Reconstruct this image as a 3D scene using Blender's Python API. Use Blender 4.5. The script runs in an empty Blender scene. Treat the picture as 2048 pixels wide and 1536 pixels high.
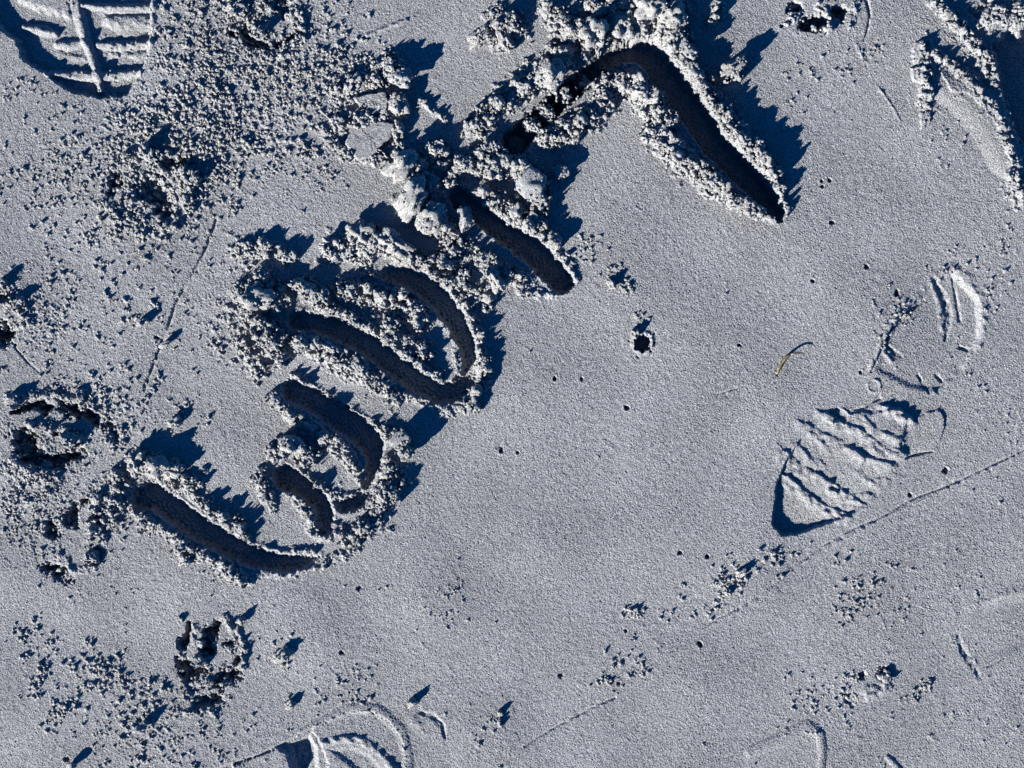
import bpy, math, random
import numpy as np
from mathutils import Vector, Quaternion

C = bpy.context.scene
COL = C.collection
K = 0.000415            # metres per photograph pixel: the view is about 0.85 m wide
W0, H0 = 2048, 1536
rnd = random.Random(11)

# ------------------------------------------------------------------ camera
cam = bpy.data.objects.new('camera', bpy.data.cameras.new('camera'))
COL.objects.link(cam)
CAMZ = 1.45
cam.location = (0, 0, CAMZ)
cam.data.sensor_width = 36
cam.data.lens = 36 * CAMZ / (W0 * K)
cam.data.clip_start = 0.01
cam.data.clip_end = 500
C.camera = cam

# ------------------------------------------------------------------ light
ELEV, AZ = math.radians(21.0), math.radians(43)      # light travels up and to the right in the picture
w = bpy.data.worlds.new('World')
C.world = w
w.use_nodes = True
nt = w.node_tree
sky = nt.nodes.new('ShaderNodeTexSky')
sky.sky_type = 'NISHITA'
sky.sun_disc = False
sky.sun_elevation = ELEV
sky.sun_rotation = math.radians(227)
sky.altitude = 3000
sky.air_density = 0.75
sky.dust_density = 0.0
sky.ozone_density = 5.0
bg = nt.nodes['Background']
bg.inputs['Strength'].default_value = 0.068
deep = nt.nodes.new('ShaderNodeMix'); deep.data_type = 'RGBA'; deep.blend_type = 'MULTIPLY'   # a deep clear winter blue
deep.inputs['Factor'].default_value = 1.0
deep.inputs[7].default_value = (0.05, 0.62, 0.95, 1)
nt.links.new(sky.outputs[0], deep.inputs[6]); nt.links.new(deep.outputs[2], bg.inputs[0])
sl = bpy.data.lights.new('sun', 'SUN')
sl.energy = 5.0
sl.angle = math.radians(0.5)
sl.color = (1.0, 0.985, 0.945)
sun = bpy.data.objects.new('sun', sl)
COL.objects.link(sun)
dv = Vector((math.cos(AZ) * math.cos(ELEV), math.sin(AZ) * math.cos(ELEV), -math.sin(ELEV)))
sun.rotation_euler = dv.to_track_quat('-Z', 'Y').to_euler()
C.view_settings.view_transform = 'Standard'
C.view_settings.look = 'None'
C.view_settings.gamma = 1
C.view_settings.exposure = 2.27
try:
    C.cycles.diffuse_bounces = 1
except Exception:
    pass

# ------------------------------------------------------------------ materials
def sand_material(name, dark, light, spec=0.15, bump=0.00035, scale=1300.0, patch=0.12):
    m = bpy.data.materials.new(name)
    m.use_nodes = True
    n, l = m.node_tree.nodes, m.node_tree.links
    b = n['Principled BSDF']
    b.inputs['Roughness'].default_value = 0.85
    b.inputs['Specular IOR Level'].default_value = spec
    g = n.new('ShaderNodeNewGeometry')
    v = n.new('ShaderNodeTexNoise'); v.inputs['Scale'].default_value = scale
    v.inputs['Detail'].default_value = 3.0; v.inputs['Roughness'].default_value = 0.7
    l.new(g.outputs['Position'], v.inputs['Vector'])
    r = n.new('ShaderNodeValToRGB')
    r.color_ramp.elements[0].position = 0.38; r.color_ramp.elements[0].color = (*dark, 1)
    r.color_ramp.elements[1].position = 0.62; r.color_ramp.elements[1].color = (*light, 1)
    l.new(v.outputs['Fac'], r.inputs['Fac'])
    p = n.new('ShaderNodeTexNoise'); p.inputs['Scale'].default_value = 14.0
    p.inputs['Detail'].default_value = 5.0
    l.new(g.outputs['Position'], p.inputs['Vector'])
    mr = n.new('ShaderNodeMapRange')
    mr.inputs['From Min'].default_value = 0.3; mr.inputs['From Max'].default_value = 0.7
    mr.inputs['To Min'].default_value = 1 - patch; mr.inputs['To Max'].default_value = 1 + patch
    l.new(p.outputs['Fac'], mr.inputs['Value'])
    mx = n.new('ShaderNodeMix'); mx.data_type = 'RGBA'; mx.blend_type = 'MULTIPLY'
    mx.inputs['Factor'].default_value = 1.0
    l.new(r.outputs['Color'], mx.inputs[6]); l.new(mr.outputs[0], mx.inputs[7])
    l.new(mx.outputs[2], b.inputs['Base Color'])
    gr = n.new('ShaderNodeTexVoronoi'); gr.inputs['Scale'].default_value = 1700.0
    l.new(g.outputs['Position'], gr.inputs['Vector'])
    bp = n.new('ShaderNodeBump'); bp.inputs['Strength'].default_value = 0.6
    bp.inputs['Distance'].default_value = bump
    bp.invert = True
    l.new(gr.outputs['Distance'], bp.inputs['Height'])
    l.new(bp.outputs[0], b.inputs['Normal'])
    return m
M_SAND = sand_material('packed_sand', (0.030, 0.030, 0.0305), (0.228, 0.228, 0.228), bump=0.0006)
M_CLOD = sand_material('loose_sand', (0.05, 0.0485, 0.046), (0.262, 0.256, 0.243), bump=0.0013)

# ------------------------------------------------------------------ height field (all numbers in photograph pixels)
GS = 1.5
MG = 90                                  # margin beyond the photograph
nx = int((W0 + 2 * MG) / GS) + 1
ny = int((H0 + 2 * MG) / GS) + 1
X1 = -MG + np.arange(nx) * GS
Y1 = -MG + np.arange(ny) * GS
XX, YY = np.meshgrid(X1.astype(np.float32), Y1.astype(np.float32))
RNG = np.random.default_rng(5)

def band(lo, hi, seed):
    """isotropic noise whose wavelengths lie between lo and hi pixels, rms 1"""
    r = np.random.default_rng(seed)
    a = r.standard_normal((ny, nx)).astype(np.float32)
    f = np.fft.rfft2(a)
    fy = np.fft.fftfreq(ny, GS)[:, None]; fx = np.fft.rfftfreq(nx, GS)[None, :]
    q = np.sqrt(fx * fx + fy * fy)
    m = np.exp(-((np.log(np.maximum(q, 1e-6)) - math.log(1 / math.sqrt(lo * hi))) / (0.5 * math.log(hi / lo))) ** 2)
    a = np.fft.irfft2(f * m, s=(ny, nx)).astype(np.float32)
    return a / a.std()

def ss(a, b, x):
    t = np.clip((x - a) / (b - a), 0, 1)
    return t * t * (3 - 2 * t)

def win(x0, y0, x1, y1):
    i0 = max(0, int((x0 + MG) / GS)); i1 = min(nx, int((x1 + MG) / GS) + 2)
    j0 = max(0, int((y0 + MG) / GS)); j1 = min(ny, int((y1 + MG) / GS) + 2)
    return slice(j0, j1), slice(i0, i1)

def seg_u(pts, pad=1.0, extra=0):
    """pts: (x, y, radius). returns window, min(d/r), min(d - r) around the polyline"""
    R = max(p[2] for p in pts) * pad + extra + 2
    s = win(min(p[0] for p in pts) - R, min(p[1] for p in pts) - R, max(p[0] for p in pts) + R, max(p[1] for p in pts) + R)
    x, y = XX[s], YY[s]
    U = np.full(x.shape, 99., np.float32); D = np.full(x.shape, 999., np.float32)
    if len(pts) == 1:
        pts = [pts[0], (pts[0][0] + .1, pts[0][1], pts[0][2])]
    for a, b in zip(pts[:-1], pts[1:]):
        dx, dy = b[0] - a[0], b[1] - a[1]
        t = np.clip(((x - a[0]) * dx + (y - a[1]) * dy) / (dx * dx + dy * dy + 1e-9), 0, 1)
        d = np.hypot(x - a[0] - t * dx, y - a[1] - t * dy)
        r = a[2] + (b[2] - a[2]) * t
        U = np.minimum(U, d / r); D = np.minimum(D, d - r)
    return s, U, D

def poly_sd(pts, pad=10):
    """signed distance, positive inside"""
    xs = [p[0] for p in pts]; ys = [p[1] for p in pts]
    s = win(min(xs) - pad, min(ys) - pad, max(xs) + pad, max(ys) + pad)
    x, y = XX[s], YY[s]
    ins = np.zeros(x.shape, bool); D = np.full(x.shape, 999., np.float32)
    for a, b in zip(pts, pts[1:] + pts[:1]):
        dx, dy = b[0] - a[0], b[1] - a[1]
        t = np.clip(((x - a[0]) * dx + (y - a[1]) * dy) / (dx * dx + dy * dy + 1e-9), 0, 1)
        D = np.minimum(D, np.hypot(x - a[0] - t * dx, y - a[1] - t * dy))
        c = ((a[1] > y) != (b[1] > y))
        xi = a[0] + (y - a[1]) * dx / (dy if dy else 1e-9)
        ins ^= c & (x < xi)
    return s, np.where(ins, D, -D)

N3 = band(3.0, 6.5, 1); N2 = band(2.8, 3.6, 9); N8 = band(6, 12, 2); N20 = band(14, 30, 3); N60 = band(40, 90, 4); N300 = band(200, 500, 6)
H = 1.2 * N300 + 0.10 * N60
LAB = np.zeros((ny, nx), np.int16)       # which thing / part each bit of ground belongs to
THINGS = {}                              # id -> (thing key, part name)
REG = {}
def lab_id(thing, part):
    k = (thing, part, len(THINGS) + 1)
    THINGS[len(THINGS) + 1] = (thing, part)
    return len(THINGS)

# ---- strokes dug with a finger
STROKES = {
 'curl': [[(284,998,20),(303,988,22),(337,1013,22),(378,1044,22),(419,1068,21),(460,1092,20),(494,1110,18),(542,1124,16),(583,1127,15),(610,1121,10),(632,1114,4)],
          [(571,954,22),(603,972,18),(637,999,15),(648,1023,15),(651,1047,13),(645,1062,8)],
          [(586,781,20),(627,801,21),(678,832,23),(723,865,24),(744,888,22),(750,921,13),(741,955,8),(736,982,10),(713,1004,13),(688,1012,11),(674,1006,5)]],
 'loop': [[(594,641,17),(630,646,16),(673,657,19),(742,691,19),(793,734,20),(844,768,19),(880,786,17),(913,781,17),(938,758,16),(943,725,11),(935,689,15),(913,641,19),(885,604,20),(851,572,20),(812,552,17),(780,547,12)]],
 'bar': [[(918,395,19),(946,418,17),(976,440,17),(1010,465,20),(1061,498,23),(1100,535,24),(1124,562,21)]],
 'arch': [[(1030,284,24),(1050,262,20),(1080,236,18),(1113,205,18),(1150,172,18),(1190,138,15),(1223,114,15),(1262,100,18),(1292,105,22),(1318,130,24),(1340,165,26),(1373,203,26),(1405,250,25),(1430,290,23),(1466,325,22),(1501,360,21),(1534,398,18),(1555,428,12)]],
}
DEPTH = {'curl': 32, 'loop': 27, 'bar': 46, 'arch': 58}

# ---- banks of thrown-out sand: ((x, y, r), ..., height, crumb density)
BANKS = [
 # along the arch
 ([(1130,50,34),(1190,70,34),(1240,45,34),(1300,40,36),(1345,75,34)], 30, 1), ([(1350,95,28),(1378,140,22),(1420,195,22),(1450,240,25),(1485,290,22),(1530,330,19),(1553,352,12)], 27, 1),
 ([(1548,370,8),(1568,405,7),(1572,430,6)], 8, .5), ([(1462,137,13)], 22, 1),
 ([(1215,165,24),(1262,165,28),(1300,205,30),(1330,240,24)], 24, 1), ([(1310,270,22),(1345,300,30),(1385,335,26),(1430,372,24),(1475,400,18),(1510,425,11),(1545,438,6)], 22, 1),
 ([(1095,280,28),(1140,265,26),(1180,235,26),(1215,195,22)], 25, 1), ([(1120,345,14)], 20, 1),
 ([(950,255,20),(990,215,26),(1030,185,28),(1065,160,28),(1105,125,28),(1160,95,26)], 24, 1), ([(975,75,14),(1000,95,16)], 14, .8), ([(1000,35,28),(1035,60,25)], 16, .8),
 ([(1180,10,30),(1300,5,40),(1360,10,25)], 26, 1), ([(1100,20,26)], 16, .8), ([(1440,15,14),(1420,45,10)],16,.6),
 # along the bar
 ([(950,325,26),(1000,320,28),(1045,335,28),(1068,370,28),(1072,405,22)], 29, 1), ([(975,390,20),(1020,425,26),(1070,450,26),(1105,485,17)], 28, 1), ([(1110,500,12),(1138,535,9),(1150,565,8)], 9, .6),
 ([(800,300,22),(820,330,28),(860,370,28)], 26, 1), ([(815,405,24),(860,430,26),(900,470,22)], 26, 1), ([(960,520,22),(1000,545,24),(1040,560,20)], 18, 1), ([(1040,585,10),(1110,592,8)], 8, .6),
 ([(865,300,26),(905,350,30)], 18, 1), ([(680,250,24),(740,240,30),(795,225,22)], 14, .8), ([(650,265,12),(690,310,14),(750,320,12)], 14, .7), ([(835,200,8),(870,225,7),(893,240,6)], 13, .5),
 ([(680,180,26),(740,160,30),(790,130,20)], 15, 1), ([(805,140,18)], 24, .9), ([(770,190,18)], 18, .5), ([(990,570,18),(980,590,14)], 16, .8), ([(930,490,22),(890,520,22)], 16, 1),
 # round the loop
 ([(485,500,22),(540,490,14),(580,510,12)], 15, 1), ([(480,580,20),(520,570,30),(550,600,30)], 22, 1), ([(600,570,18),(640,590,22),(655,610,12)], 20, 1), ([(660,500,20),(690,490,26),(730,510,24)], 25, 1),
 ([(745,480,18),(790,505,18),(830,530,18)], 24, 1), ([(840,520,18),(890,560,20),(930,610,15),(955,660,13),(966,720,14),(970,765,14),(945,800,9)], 18, 1), ([(920,560,18),(975,610,14)], 12, .8),
 ([(640,610,16),(700,635,16),(760,670,15),(800,705,13),(850,745,8),(880,763,6)], 17, 1), ([(690,580,28),(750,590,36),(810,600,26),(840,640,20)], 20, 1), ([(770,640,26),(830,690,22)], 16, 1), ([(868,765,5),(900,770,5),(915,740,4),(908,700,5)], 6, .3),
 ([(500,620,20),(530,660,26),(560,700,22)], 20, 1), ([(485,690,16),(520,735,22)], 14, .8), ([(600,680,24),(650,700,28),(700,740,24)], 19, 1), ([(720,745,24),(770,775,20),(790,800,12)], 13, 1), ([(810,790,9),(850,808,9),(900,820,10),(940,812,10)], 9, .7),
 # round the curl
 ([(590,755,8),(640,785,7),(700,822,8),(750,855,9)], 13, .8), ([(770,858,14),(795,880,18),(808,900,13)], 17, 1), ([(778,940,24),(795,960,24),(765,990,24)], 19, 1), ([(770,1010,20),(745,1050,24),(700,1075,16)], 14, 1), ([(715,1100,10),(660,1118,10),(640,1130,7)], 8, .7),
 ([(560,800,10),(585,835,16),(630,860,18),(680,895,18),(712,935,15),(722,965,9)], 15, 1), ([(548,905,16),(585,890,20),(610,905,15)], 25, 1), ([(520,950,15),(530,985,16),(545,1015,10)], 15, 1), ([(600,945,7),(640,975,7),(670,995,7),(705,990,8)], 10, .8),
 ([(585,990,10),(610,1020,12),(640,1075,12),(680,1060,13)], 9, 1), ([(265,925,18),(300,925,24),(340,940,22)], 20, 1), ([(350,965,20),(395,965,16)], 20, 1), ([(385,990,12),(425,1020,14),(470,1050,12),(495,1075,8)], 16, 1), ([(500,1088,6),(560,1103,6),(625,1102,7)], 8, .7),
 ([(240,960,20),(235,1010,22),(215,1040,20)], 15, 1), ([(275,1030,10),(330,1060,12),(375,1090,14)], 12, 1), ([(370,1105,14),(420,1115,10)], 12, 1), ([(420,1110,14),(465,1150,16),(500,1160,12)], 12, 1), ([(500,1150,5),(570,1152,5),(640,1132,6)], 6, .6), ([(570,790,9),(585,755,8),(600,752,8)],9,.6),
 # edges of the other prints
 ([(1848,95,16),(1852,140,24),(1850,205,18)], 9, .25), ([(1870,110,12),(1930,150,16),(1985,215,16),(2020,280,16)], 8, .25), ([(1868,5,14),(1920,55,18),(1965,110,20),(1988,160,18)], 15, .35), ([(2000,230,10),(2015,290,12),(2030,330,12)], 9, .8), ([(1990,30,30),(2050,30,30)], 12, .6),
 ([(2025,350,20),(2040,400,20)], 10, .6), ([(235,240,20),(300,250,20)], 3, .6),
 ([(20,800,10),(80,790,10),(150,800,12),(190,825,10)], 9, .7), ([(60,850,10),(120,860,12),(160,880,14)], 11, .8), ([(0,610,16),(40,600,14),(50,640,14)], 11, .8), ([(10,570,12)], 8, .8),
 ([(40,930,20),(100,970,24)], 8, .6), ([(20,1000,20),(70,1000,16)],4,.4), ([(120,1110,10),(140,1140,10),(175,1140,10)], 5, .1), ([(200,1000,20),(190,1060,10),(210,1080,8)], 13, .9), ([(160,1010,10)], 9, .6),
 ([(450,1235,10),(470,1260,12),(488,1300,8),(486,1330,7)], 10, .3), ([(390,1250,6),(388,1280,5)], 6, .3), ([(360,1425,6),(430,1425,6)], 6, .5), ([(400,1320,9),(380,1340,7)], 8, .8),
 ([(215,410,10),(240,450,12),(300,470,10),(345,450,14)], 8, .8), ([(225,340,10),(260,310,12),(330,310,14),(380,350,14),(375,410,14)], 9, 1),
 ([(465,20,16),(520,10,20),(590,20,18),(605,60,10),(580,105,8),(520,125,6)], 9, .9), ([(520,60,20)], 8, .9),
 ([(1640,12,14),(1655,30,7)], 8, .2), ([(1700,60,8),(1710,10,10)], 4, .4),
]
BK = np.zeros_like(H); DENS = np.zeros_like(H)
for pts, h, den in BANKS:
    s, U, D = seg_u(pts, 1.25)
    U = U * (1 + 0.16 * N20[s] + 0.10 * N60[s])
    f = np.clip(1 - U * U, 0, 1) ** 0.75
    f = f * np.clip(0.66 + 0.30 * N20[s] + 0.12 * N60[s], 0.1, 1.4)
    hh = h * (.68 if (pts[0][0] > 1090 and pts[0][1] < 460) else .54)
    BK[s] = np.maximum(BK[s], hh * f)
    DENS[s] = np.maximum(DENS[s], den * (U < 1.12))
H += BK

# ---- impressions ----
def press(s, sd, depth, wid, label=None, floor=None):
    sd = sd + 1.0 * N20[s] + .5 * N8[s]
    k = ss(0, wid, sd)
    H[s] = H[s] * (1 - 0.85 * k) - depth * k
    if label is not None:
        LAB[s] = np.where(sd > -3, label, LAB[s])
    return k

def ridge(pts, h, wpow=1.0, sharp=True):
    s, U, D = seg_u(pts, 1.1)
    f = np.clip(1 - U, 0, 1) if sharp else np.clip(1 - U * U, 0, 1)
    H[s] += h * f

# three shoe prints
POLY_TL = [(-60,-60),(-30,20),(4,66),(30,82),(44,123),(85,147),(137,185),(198,199),(255,193),(280,154),(297,113),(304,68),(310,-60)]
L_TL = lab_id('shoe_top', None)
s, sd = poly_sd(POLY_TL); press(s, sd, 17, 10, L_TL)
LT = lab_id('shoe_top', 'tread_ridge')
def tread(pts, h, lab):
    if h > 5: pts = [(a, b, r_ * 1.35) for a, b, r_ in pts]
    s, U, D = seg_u(pts, 1.2)
    U = U * (1 + .08 * N20[s])
    H[s] += h * (.70 + .05 * N20[s] if h > 5 else 1) * np.clip(1 - U ** 2, 0, 1) ** (1.0 if h > 5 else 1.5) * (1 if h > 5 else np.clip(.8 + .3 * N20[s] + .2 * N60[s], .2, 1.4))
    if lab: LAB[s] = np.where((U < .85), lab, LAB[s])
for pts, h in [
  ([(95,146,6),(150,150,9),(200,151,9),(276,144,7)], 16), ([(143,-30,10),(155,30,10),(166,70,9),(180,110,8),(193,150,8),(199,180,5)], 14),
  ([(45,52,6),(80,58,9),(108,66,6)], 13), ([(110,86,6),(135,88,9),(165,84,7)], 12), ([(195,88,6),(240,90,9),(300,84,7)], 14), ([(165,8,5),(220,14,8),(305,14,8)], 14),
  ([(210,40,8),(250,45,20),(298,40,12)], 8)]:
    tread(pts, h, lab_id('shoe_top', 'tread_ridge'))

def plate0(pts, h, wid):
    s, sd = poly_sd(pts, 12); H[s] += h * ss(0, wid, sd + 1.5 * N20[s])
plate0([(22,-60),(140,-60),(150,30),(140,46),(112,34),(70,22),(30,8)], 9, 16)
plate0([(190,20),(302,16),(300,62),(215,58)], 4, 18); plate0([(110,98),(172,100),(180,128),(120,120)], 3, 14); plate0([(205,96),(298,94),(290,120),(215,118)], 4, 12)
POLY_R = [(1542,1050),(1551,965),(1571,918),(1600,876),(1650,824),(1690,812),(1740,822),(1800,812),(1818,845),(1806,886),(1785,942),(1756,992),(1712,1028),(1653,1051),(1594,1072),(1562,1073)]
L_R = lab_id('shoe_right', 'sole_mark')
s, sd = poly_sd(POLY_R)
k = ss(0, 7, sd + 0.8 * N20[s])
along = ((XX[s] - 1560) * 0.66 - (YY[s] - 1060) * 0.75)            # 0 at the deep toe, about 350 at the waist
H[s] += k * (-17 + 21 * np.clip((along + 20) / 310, 0, 1))
LAB[s] = np.where(sd > -2, L_R, LAB[s])
# overlapping curved steps of the tread: each climbs slowly and drops sharply on the far side
for pts, h, wd in [
  ([(1572,905),(1600,935),(1640,952),(1690,990),(1712,1000)], 5, 26), ([(1592,890),(1622,918),(1640,925)], 3.5, 14), ([(1612,850),(1650,872),(1690,888),(1728,915),(1760,925),(1795,932)], 4.5, 20),
  ([(1650,828),(1690,850),(1720,862),(1760,895),(1800,904)], 5.5, 18), ([(1625,870),(1655,898)], 3, 12), ([(1700,896),(1725,918)], 3, 12), ([(1725,835),(1750,862),(1800,880)], 4, 14), ([(1660,965),(1700,995),(1735,990)], 4, 14),
  ([(1575,955),(1610,985),(1650,1015),(1690,1030)], 7, 18), ([(1720,945),(1745,960),(1770,960)], 2.5, 12), ([(1775,815),(1800,825),(1822,838)], 12, 17), ([(1730,960),(1760,975)],2,10)]:
    wd *= 1.5
    pp = [(a, b, wd) for a, b in pts]
    s, U, D = seg_u(pp, 1.1)
    x, y = XX[s], YY[s]
    # signed side: positive on the upper right
    best = np.full(x.shape, 1e9, np.float32); sg = np.zeros(x.shape, np.float32)
    for a, b in zip(pts[:-1], pts[1:]):
        dx, dy = b[0] - a[0], b[1] - a[1]; L = math.hypot(dx, dy)
        t = np.clip(((x - a[0]) * dx + (y - a[1]) * dy) / (L * L), 0, 1)
        d = np.hypot(x - a[0] - t * dx, y - a[1] - t * dy)
        side = ((x - a[0]) * dy - (y - a[1]) * dx) / L
        m = d < best; best = np.where(m, d, best); sg = np.where(m, side, sg)
    f = np.where(sg > 0, ss(9, 0, best), np.clip(1 - best / wd, 0, 1))
    f = f * f * (3 - 2 * f)
    edge = ss(1.0, .8, U)
    H[s] += h * .75 * f * edge * np.clip(.8 + .2 * N20[s] + .25 * N60[s], .05, 1.3)
# raised flakes at the waist and the round flap at the side
def plate(pts, h, lab=None, edge=3.0, tilt=(0, 0)):
    s, sd = poly_sd(pts, 6)
    cx = sum(p[0] for p in pts) / len(pts); cy = sum(p[1] for p in pts) / len(pts)
    k = ss(0, edge, sd + .7 * N20[s] + .4 * N8[s])
    H[s] += k * (h + tilt[0] * (XX[s] - cx) + tilt[1] * (YY[s] - cy))
    if lab: LAB[s] = np.where(sd > 0, lab, LAB[s])
plate([(1822,848),(1845,828),(1875,818),(1888,830),(1890,855),(1880,885),(1855,910),(1815,915),(1806,890)], 1.0, L_R, 2.5, (0.05, -0.04))
plate([(1640,838),(1652,820),(1672,835),(1665,850)], 3, L_R)
plate([(1685,812),(1698,830),(1722,826),(1745,808),(1765,800),(1760,788),(1730,812),(1700,818)], -4, L_R)
plate([(1655,826),(1675,812),(1700,830),(1690,850)], -4, L_R)
tread([(1848,575,9),(1880,548,13),(1905,535,12),(1940,560,14),(1962,600,14),(1970,650,13),(1955,700,9)], 2.2, lab_id('shoe_right', 'heel_mark'))
HL = lab_id('shoe_right', 'heel_mark')
s, sd = poly_sd([(1850,575),(1905,535),(1965,600),(1966,680),(1930,740),(1880,790),(1820,780),(1745,742),(1765,680),(1800,625)]); 
gr = ss(-230, 170, (XX[s] - 1800) * .6 - (YY[s] - 700) * .8)
H[s] -= ss(0, 14, sd + N20[s]) * 9.5 * gr; LAB[s] = np.where(sd > -3, HL, LAB[s])
tread([(1740,735,7),(1762,685,7),(1782,645,7),(1812,612,7),(1848,580,7)], 2.4, 0); tread([(1868,560,8),(1888,590,11),(1899,625,11),(1898,660,7),(1892,680,4)], -5, HL); tread([(1862,560,6),(1880,600,9),(1886,660,6)], 2.5, HL)
tread([(1908,555,5),(1912,580,5),(1922,640,6)], -2.5, HL); tread([(1837,750,4),(1848,770,6),(1858,785,4)], -4, HL); tread([(1874,750,5),(1884,762,5)], -4, HL); tread([(1862,770,4),(1868,785,4)], 3, HL)
tread([(1922,695,5),(1938,700,5)], -4, HL); tread([(1772,690,4),(1790,705,7),(1802,712,5)], -4.5, HL); tread([(1768,705,5),(1785,725,7),(1792,735,5)], 2.5, HL); tread([(1742,745,2),(1768,690,4),(1785,655,4),(1810,630,5),(1850,600,4)], -3.5, HL)
for r_ in (8,):
    for a0 in range(0, 340, 20):
        a = math.radians(a0); tread([(1748 + 13 * math.cos(a), 772 + 13 * math.sin(a), 4), (1748 + 13 * math.cos(a + .35), 772 + 13 * math.sin(a + .35), 4)], 1.0, HL)

POLY_B = [(380,1560),(440,1532),(520,1506),(620,1456),(690,1424),(740,1420),(780,1440),(806,1475),(812,1510),(812,1640),(380,1640)]
L_B = lab_id('shoe_bottom', None)
s, sd = poly_sd(POLY_B)
k = ss(0, 5, sd); H[s] -= 9 * k * (0.8 + .2 * ss(1600, 1400, YY[s])); LAB[s] = np.where(sd > -5, L_B, LAB[s])
ridge([(600,1464,5),(640,1444,8),(700,1417,12),(755,1420,13),(800,1460,13),(815,1510,12),(815,1560,12)], 2.6, sharp=False)
plate([(462,1532),(556,1492),(575,1505),(592,1560),(462,1600)], 8, lab_id('shoe_bottom', 'tread_ridge'), 6)
plate([(620,1456),(690,1424),(740,1420),(780,1440),(806,1475),(812,1510),(812,1600),(660,1600),(652,1520),(638,1490)], 6.0, lab_id('shoe_bottom','tread_ridge'), 5)
s, sd = poly_sd([(574,1490),(618,1468),(636,1496),(642,1600),(596,1600)]); H[s] -= 13 * ss(0, 12, sd)
tread([(635,1490,12),(680,1478,10),(720,1480,11),(755,1503,11),(790,1540,11),(810,1580,11)], 4.5, lab_id('shoe_bottom', 'tread_ridge'))
s, sd = poly_sd([(650,1498),(700,1490),(740,1504),(780,1545),(740,1570),(690,1530)]); H[s] -= 4 * ss(0, 14, sd)
tread([(610,1500,14),(600,1560,18)], -5, L_B)
# faint traces of two more prints
L_F = lab_id('shoe_faint', None)
for q in ([(1500,1505,12),(1560,1480,16),(1615,1452,14),(1640,1470,11),(1645,1500,9),(1640,1560,9)], [(1775,1515,6),(1790,1530,8),(1810,1560,9)]):
    s, U, D = seg_u(q, 1.0); H[s] += 3.0 * np.clip(1 - U * U, 0, 1)
s, sd = poly_sd([(1480,1530),(1560,1480),(1615,1455),(1642,1480),(1640,1560),(1480,1600)]); LAB[s] = np.where(sd > -8, L_F, LAB[s]); H[s] -= 1.6 * ss(0, 30, sd)
s, sd = poly_sd([(1915,1270),(1950,1208),(2010,1188),(2100,1180),(2100,1290),(2010,1322),(1955,1357),(1925,1315)]); press(s, sd, 3.4, 26, lab_id('scuff', None))
tread([(1917,1272,5),(1926,1300,9),(1944,1328,9),(1958,1352,6)], -3, 0); tread([(1940,1215,12),(1990,1195,14),(2060,1180,14)], 1.6, 0)
tread([(840,1425,6),(865,1432,8),(885,1450,7),(890,1475,4)], -4, lab_id('scuff_b', None)); tread([(825,1440,14),(850,1465,14)], 1.5, 0)
tread([(1733,0,6),(1740,30,5),(1735,60,3),(1728,80,2)], -5, lab_id('scuff_c', None))

# paw prints: pits (x, y, r, depth) under each print
PAWS = {
 'paw_a': ([('pad_mark',[(485,55,16),(500,80,14),(520,88,12)],18),('toe_mark',[(500,95,6),(550,90,10),(600,62,7)],12),('toe_mark',[(565,12,22)],10),('toe_mark',[(465,65,12)],16)]),
 'paw_b': ([('toe_mark',[(1590,18,18)],24),('toe_mark',[(1612,48,16),(1640,45,20)],26),('toe_mark',[(1679,24,17)],26)]),
 'paw_c': ([('pad_mark',[(300,375,34),(320,395,30)],15),('toe_mark',[(235,355,16),(222,385,10)],14),('toe_mark',[(335,325,16),(375,325,14)],16),('toe_mark',[(330,420,20)],14),('toe_mark',[(245,400,6),(270,430,5)],12)]),
 'paw_d': ([('pad_mark',[(50,880,28),(60,915,24),(105,925,18),(160,905,14)],22),('toe_mark',[(25,825,6),(70,808,10),(90,815,16)],20),('toe_mark',[(130,815,16),(165,820,16),(190,840,12)],20),('toe_mark',[(215,850,18),(232,880,8)],8),('toe_mark',[(110,868,5),(155,866,6)],10),('toe_mark',[(152,792,10)],9)]),
 'paw_e': ([('pad_mark',[(140,1040,20),(150,1015,10),(172,1000,6)],18),('toe_mark',[(100,1045,9),(105,1065,17)],14),('toe_mark',[(192,1108,17)],17),('toe_mark',[(195,1030,12),(205,1050,8)],14),('toe_mark',[(95,1135,14),(115,1142,17),(140,1158,12)],14)]),
 'paw_f': ([('toe_mark',[(378,1245,4),(378,1265,7),(365,1288,13)],20),('toe_mark',[(435,1248,9),(420,1270,18),(415,1300,18)],20),('pad_mark',[(390,1365,20),(360,1320,12),(400,1345,20)],16),('toe_mark',[(460,1350,24),(440,1365,18)],16),('toe_mark',[(478,1317,8)],16),('toe_mark',[(460,1290,14)],10),('toe_mark',[(400,1405,18),(435,1395,14)],13)]),
 'paw_g': ([('toe_mark',[(-5,590,22)],16),('pad_mark',[(5,668,26)],28)]),
 'paw_h': ([('toe_mark',[(1727,1350,8),(1725,1352,9)],9),('toe_mark',[(1768,1348,18)],11),('pad_mark',[(1702,1398,15)],12)]),
}
for key, pits in PAWS.items():
    L0 = lab_id(key, None)
    allp = [p for q in pits for p in q[1]]
    s, U, D = seg_u(allp, 1.0, 8)
    LAB[s] = np.where((D < 5 + 2 * N20[s]), L0, LAB[s])
    for part, pts, dep in pits:
        lid = lab_id(key, part)
        s, U, D = seg_u(pts, 1.3)
        U = U * (1 + .12 * N20[s] + .05 * N8[s])
        k = ss(1.1, .25, U)
        H[s] = np.minimum(H[s], H[s] * (1 - k) + 1.35 * (-dep + (.16 * N20[s] + .10 * N8[s]) * dep) * k)
        LAB[s] = np.where(U < 1.0, lid, LAB[s])
        DENS[s] = np.where(U < .9, .22, DENS[s]); BK[s] = np.where(U < .9, 5, BK[s])
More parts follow.
